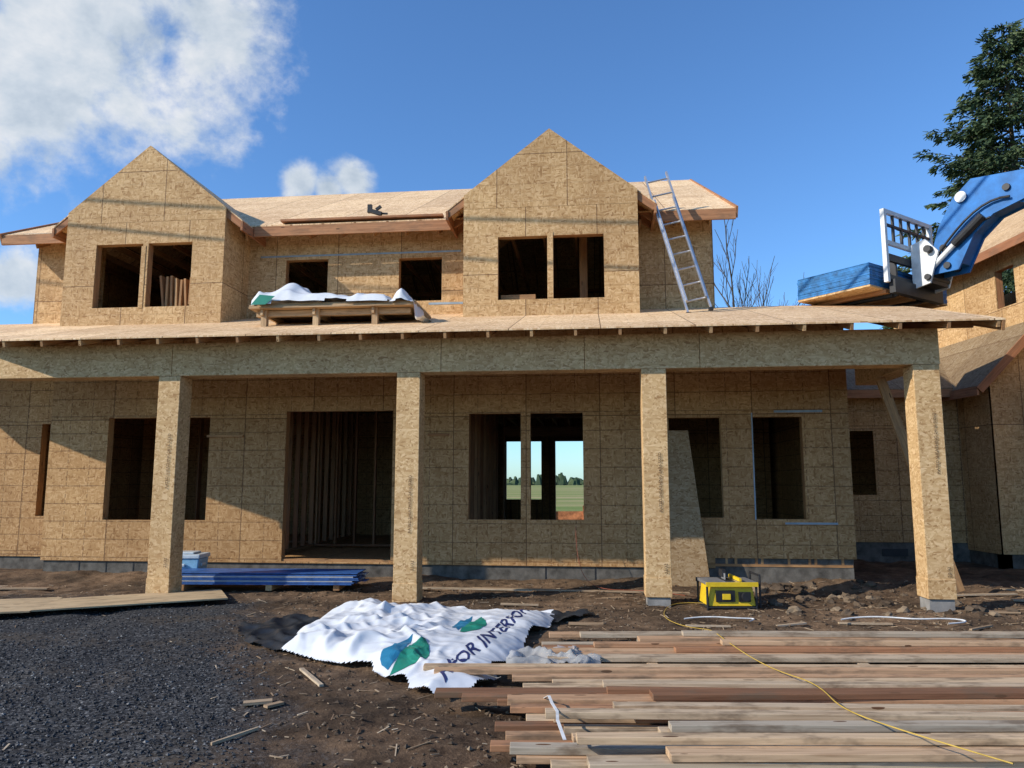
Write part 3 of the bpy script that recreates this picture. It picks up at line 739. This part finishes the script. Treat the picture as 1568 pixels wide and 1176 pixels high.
for y_ in(-.24,.24): G.cyl((gx-.31,gy+y_,q+.03),(gx+.31,gy+y_,q+.03),.016,n=8,mat=1)
G.cyl((gx+.37,gy-.2,q+.02),(gx+.37,gy-.2,q+.42),.015,n=8,mat=1);G.cyl((gx+.37,gy+.2,q+.02),(gx+.37,gy+.2,q+.42),.015,n=8,mat=1);G.cyl((gx+.37,gy-.2,q+.42),(gx+.37,gy+.2,q+.42),.015,n=8,mat=1)
G.build('table_saw',[YEL,BLK,ALU],None,bevel=.006)

# ------------------------------------------------------------------ cooler
c=MB();cx,cy=-5.2,12.2;z=gz(cx,cy)
c.add([(cx-.26,cy-.17,z),(cx+.26,cy-.17,z),(cx+.26,cy+.17,z),(cx-.26,cy+.17,z),(cx-.30,cy-.2,z+.42),(cx+.30,cy-.2,z+.42),(cx+.30,cy+.2,z+.42),(cx-.30,cy+.2,z+.42)],[(0,1,2,3),(4,5,6,7),(0,1,5,4),(1,2,6,5),(2,3,7,6),(3,0,4,7)],0)
c.bx(cx-.32,cx+.32,cy-.22,cy+.22,z+.425,z+.49,mat=1);c.bx(cx-.2,cx+.2,cy-.15,cy+.15,z+.49,z+.52,mat=1)
c.bx(cx-.1,cx+.1,cy-.235,cy-.2,z+.3,z+.35,mat=1)
for sg in(-1,1): c.bx(cx+sg*.29-.02,cx+sg*.29+.02,cy-.08,cy+.08,z+.3,z+.35,mat=1)
c.build('cooler_box',[mat_plain('pale_blue_plastic',(.22,.42,.58),.4),mat_plain('pale_grey_plastic',(.5,.57,.62),.4)],None,bevel=.02)

c=MB()
M=Matrix.Rotation(rad(-2),3,'Z')
for x in(-4.9,-3.6,-2.6): c.box((x,11.75,.04),(.09,.7,.08),None,mat=2)
for k in range(7):
    for j in range(3):
        c.box((-3.75+R.uniform(-.08,.08),11.5+.2*j+R.uniform(-.01,.01),.095+k*.021),(2.9,.19,.017),M,mat=1 if k in(2,5) else 0)
c.box((-3.7,11.7,.25),(2.85,.55,.012),M,mat=0)
c.build('siding_stack',[mat_plain('blue_siding',(.035,.11,.33),.5,0,.25,9),mat_plain('grey_siding',(.38,.40,.44),.6),FIR],None)

def cord(name,pts,r,mat):
    cu=bpy.data.curves.new(name,'CURVE');cu.dimensions='3D';cu.bevel_depth=r;cu.bevel_resolution=2
    sp=cu.splines.new('NURBS');sp.points.add(len(pts)-1)
    for p,k in zip(sp.points,pts):p.co=(*k,1)
    sp.use_endpoint_u=True;sp.order_u=4;cu.materials.append(mat)
    o=bpy.data.objects.new(name,cu);COL.objects.link(o);return o
YC=mat_plain('yellow_rubber',(.5,.33,.06),.6)
pts=[(2.7,9.8,.05),(2.2,10.3,.03),(1.9,9.7,.02),(1.75,9.0,.02),(1.9,8.4,.03),(2.0,7.8,.13),(1.9,7.2,.2),(2.0,6.6,.13),(2.1,6.1,.12),(2.15,5.7,.17),(2.1,5.2,.21),(1.95,4.7,.25),(2.1,4.3,.26),(2.4,3.8,.26)]
cord('extension_cord',pts,.004,YC)
cord('extension_cord',[(1.0,12.0,.9),(1.0,11.9,.4),(1.1,11.7,.03),(1.5,11.2,.02),(2.0,11.4,.02),(2.6,10.3,.05)],.004,mat_plain('red_rubber',(.3,.07,.03),.5))
cord('white_strap',[(2.0,9.0,.02),(2.3,9.1,.04),(2.6,8.9,.03),(2.9,9.05,.02),(2.7,8.8,.03)],.008,WHT)
cord('white_strap',[(3.8,8.95,.02),(4.2,9.1,.05),(4.6,8.8,.03),(5.0,8.95,.05),(5.3,8.8,.02),(4.9,8.7,.02)],.009,WHT)

# ------------------------------------------------------------------ overhead cables crossing on the street side of the house
def hl(p): return HM@Vector(p)
for nm,(za,zb),k in(('power_line',(6.25,5.05),7),('power_line',(6.75,5.85),7.4)):
    L_=Vector((-.765,-.4066,.5))*k
    A=Vector((-8.5,2.2,za))+L_;B=Vector((1.9,2.2,zb))+L_;dd=(B-A)
    pts=[hl(A+dd*t+Vector((0,0,.25*(t-.4)**2))) for t in[-1,-.5,0,.25,.5,.75,1,1.5,2,2.6]]
    cord(nm,[tuple(p) for p in pts],.024,BLK)
    ends=(pts[0],pts[-1])
b=MB()
for p in ends: b.cyl((p.x,p.y,-.2),(p.x,p.y,max(p.z+1,8)),.15,.11,12)
b.build('utility_pole',[mat_plain('pole_wood',(.12,.09,.06),.9)],None)

# ------------------------------------------------------------------ trees
BARK=mat_plain('bark',(.11,.09,.07),.95,0,.3,12,.1)
NEED=N('fir_needles');t=NEED.attr('tint').outputs['Fac'];NEED.base(NEED.ramp(t,[(0,(.018,.036,.02)),(.6,(.045,.075,.035)),(1,(.10,.13,.055))]),.7,0,.2);NEED=NEED.mat
def fir(name,x,y,h,rmax,seed,zmin=.18):
    q=random.Random(seed);mb=MB();e=empty(name,(x,y,0));tr=MB()
    tr.cyl((0,0,0),(.1,0,h*.5),.4,.22,10);tr.cyl((.1,0,h*.5),(0,0,h),.22,.02,8)
    z=h*zmin
    while z<h-.2:
        f=(h-z)/(h*.82);rr=rmax*(f**.7)*q.uniform(.75,1.08)+.3
        for k in range(q.choice([4,5,5,6])):
            a=q.uniform(0,6.28);L=rr*q.uniform(.65,1.1);dr=Vector((math.cos(a),math.sin(a),0))
            rise=q.uniform(0,.45)
            def bp(t):return Vector((0,0,z))+dr*L*t+Vector((0,0,rise*L*t-.4*L*t*t+(.2*L*t**3)))
            tr.cyl(bp(0),bp(.5),.05,.03,5,caps=False);tr.cyl(bp(.5),bp(1),.03,.008,5,caps=False)
            nt=max(5,int(L*7))
            for i in range(nt):
                t=.2+.8*(i+q.random())/nt;p=bp(t);wd=(1.05-t)*L*.28+.15
                sgn=q.choice([-1,1]);side=Vector((-dr.y,dr.x,0))*sgn
                tv=q.random()*.6+.4*t
                for c_ in range(6):
                    o=p+side*wd*q.random()+Vector((q.uniform(-.1,.1),q.uniform(-.1,.1),q.uniform(-.25,.03)))
                    d1=(dr*q.uniform(.2,1)+side*q.uniform(-.2,1)+Vector((0,0,q.uniform(-.8,.15)))).normalized()*q.uniform(.2,.42)
                    d2=d1.orthogonal().normalized()
                    d2.rotate(Matrix.Rotation(q.uniform(0,6.28),3,d1.normalized()));d2*=q.uniform(.035,.08)
                    mb.add([o-d2,o+d2,o+d1+d2*.4,o+d1-d2*.4],[(0,1,2,3)],0,max(0,min(1,tv+q.uniform(-.25,.25))))
        z+=q.uniform(.28,.5)
    tr.build('trunk_and_limbs',[BARK],e);mb.build('needles',[NEED],e)
fir('fir_tree',28.7,41,28.3,9.0,3,.35);fir('fir_tree',36,46,25,7,8,.4)
def bare(name,x,y,h,seed):
    q=random.Random(seed);mb=MB()
    def grow(p,d,L,r,dep):
        p2=p+d*L;mb.cyl(p,p2,r,r*.7,6 if dep<2 else 4,caps=False)
        if dep>=6:return
        n=3 if dep>0 else 2
        for k in range(n):
            nd=(d+Vector((q.uniform(-1,1),q.uniform(-1,1),q.uniform(0,.6)))*(.2 if k==0 else .6)).normalized()
            grow(p2 if k<2 else p+d*L*q.uniform(.4,.8),nd,L*q.uniform(.65,.85)*(1 if k==0 else .8),r*(.75 if k==0 else .55),dep+1)
    grow(Vector((0,0,0)),Vector((0,0,1)),h*.3,.13,0)
    mb.build(name,[BARK],None,loc=(x,y,0))
bare('bare_tree',11.5,36,14.5,4)
b=MB();q=random.Random(5)
for i in range(1100):
    x=q.uniform(-330,330);y=q.uniform(330,380);h=q.uniform(2,4.2)*(1+.9*max(0,noise.noise(Vector((x*.03,0,0)))));w_=q.uniform(1.5,3.5)
    for j in range(3):
        zz=h*(.1+.2*j)
        b.cyl((x,y,zz-.2*h),(x+q.uniform(-.6,.6),y,h*(.55+.2*j)),w_*(1-.2*j),.5,6,caps=True,tint=q.random())
b.build('distant_trees',[NEED],None)

b=MB()
for i in range(9): b.beam((-3+i*1.2,32,-.05),(-3+i*1.2,32,.6),.04,.04)
b.bx(-3,6.6,32.03,32.05,-.02,.36);b.build('safety_fence',[mat_plain('orange_mesh',(.5,.2,.09),.6,0,.5,3)],None)

# ------------------------------------------------------------------ sky + sun
az=rad(62);el=rad(30)
lx,ly=-math.sin(az),-math.cos(az);c6,s6=math.cos(rad(6.1)),math.sin(rad(6.1))
sunv=Vector(((lx*c6+ly*s6)*math.cos(el),(-lx*s6+ly*c6)*math.cos(el),math.sin(el)))
W=bpy.data.worlds.new('World');scene.world=W;W.use_nodes=True;nt=W.node_tree;nt.nodes.clear()
class WN(N):
    def __init__(s,nt): s.nt=nt
w_=WN(nt)
out=w_.new('ShaderNodeOutputWorld');sky=w_.new('ShaderNodeTexSky',sky_type='NISHITA');sky.sun_disc=False
sky.sun_elevation=el;sky.sun_rotation=math.atan2(sunv.x,sunv.y)%(2*math.pi);sky.air_density=1.0;sky.dust_density=.3;sky.ozone_density=2.0
bg=w_.new('ShaderNodeBackground');w_.L(w_.mix(1,sky.outputs[0],(.72,1.08,1.46),'MULTIPLY'),bg.inputs[0]);bg.inputs[1].default_value=.142
tc=w_.new('ShaderNodeTexCoord').outputs['Generated']
blobs=[((-.476,.745,.467),.19),((-.337,.795,.506),.10),((-.507,.759,.408),.13),((-.42,.70,.56),.17),((-.56,.72,.42),.14),
 ((-.262,.893,.365),.030),((-.20,.904,.376),.036),((-.228,.90,.360),.030),((-.548,.807,.225),.045)]
acc=None
for c,r in blobs:
    v=w_.new('ShaderNodeVectorMath',operation='DISTANCE');w_.L(tc,v.inputs[0]);v.inputs[1].default_value=Vector(c).normalized()
    s=w_.math('SUBTRACT',1,w_.math('DIVIDE',v.outputs['Value'],r))
    acc=s if acc is None else w_.math('MAXIMUM',acc,s)
nz=w_.noise(w_.mapping(tc,(1,1,1.4)),8,7,.6,.2);nz2=w_.noise(tc,26,5,.6)
dn=w_.math('ADD',w_.math('ADD',acc,w_.math('MULTIPLY',w_.math('SUBTRACT',nz,.5),1.5)),w_.math('MULTIPLY',w_.math('SUBTRACT',nz2,.5),1.0))
mask=w_.new('ShaderNodeMapRange',interpolation_type='SMOOTHSTEP');w_.L(dn,mask.inputs[0]);mask.inputs[1].default_value=.0;mask.inputs[2].default_value=.7
mk=w_.math('MULTIPLY',mask.outputs[0],w_.math('GREATER_THAN',acc,-.45))
off=w_.mapping(tc,(1,1,1.4),tuple(x*.035 for x in sunv))
nzo=w_.noise(off,8,5,.6,.2)
lit=w_.math('MULTIPLY_ADD',w_.math('SUBTRACT',nz,nzo),2.6,.6,clamp=True)
lit=w_.math('SUBTRACT',lit,w_.math('MULTIPLY',w_.math('MULTIPLY_ADD',dn,1.2,-.7,clamp=True),.35),clamp=True)
cc_=w_.ramp(lit,[(0,(.48,.57,.67)),(.45,(.68,.75,.82)),(1,(.93,.94,.95))])
bg2=w_.new('ShaderNodeBackground');w_.L(cc_,bg2.inputs[0]);bg2.inputs[1].default_value=.95
ms=w_.new('ShaderNodeMixShader');w_.L(w_.math('MULTIPLY',mk,.93),ms.inputs[0]);w_.L(bg.outputs[0],ms.inputs[1]);w_.L(bg2.outputs[0],ms.inputs[2]);w_.L(ms.outputs[0],out.inputs[0])
sd_=bpy.data.lights.new('sun','SUN');sd_.energy=5.0;sd_.angle=rad(.5);sd_.color=(1,.92,.80)
so=bpy.data.objects.new('sun',sd_);COL.objects.link(so);so.rotation_euler=(-sunv).to_track_quat('-Z','Y').to_euler();so.location=(-20,-10,20)

# ------------------------------------------------------------------ camera
cd=bpy.data.cameras.new('camera');cd.sensor_width=36;cd.lens=36*1150/1568;cd.clip_end=5000;cd.clip_start=.05
co=bpy.data.objects.new('camera',cd);COL.objects.link(co);co.location=(0,0,1.6);co.rotation_euler=(rad(97.4),0,0);scene.camera=co
scene.view_settings.view_transform='Standard';scene.view_settings.look='None';scene.view_settings.exposure=0
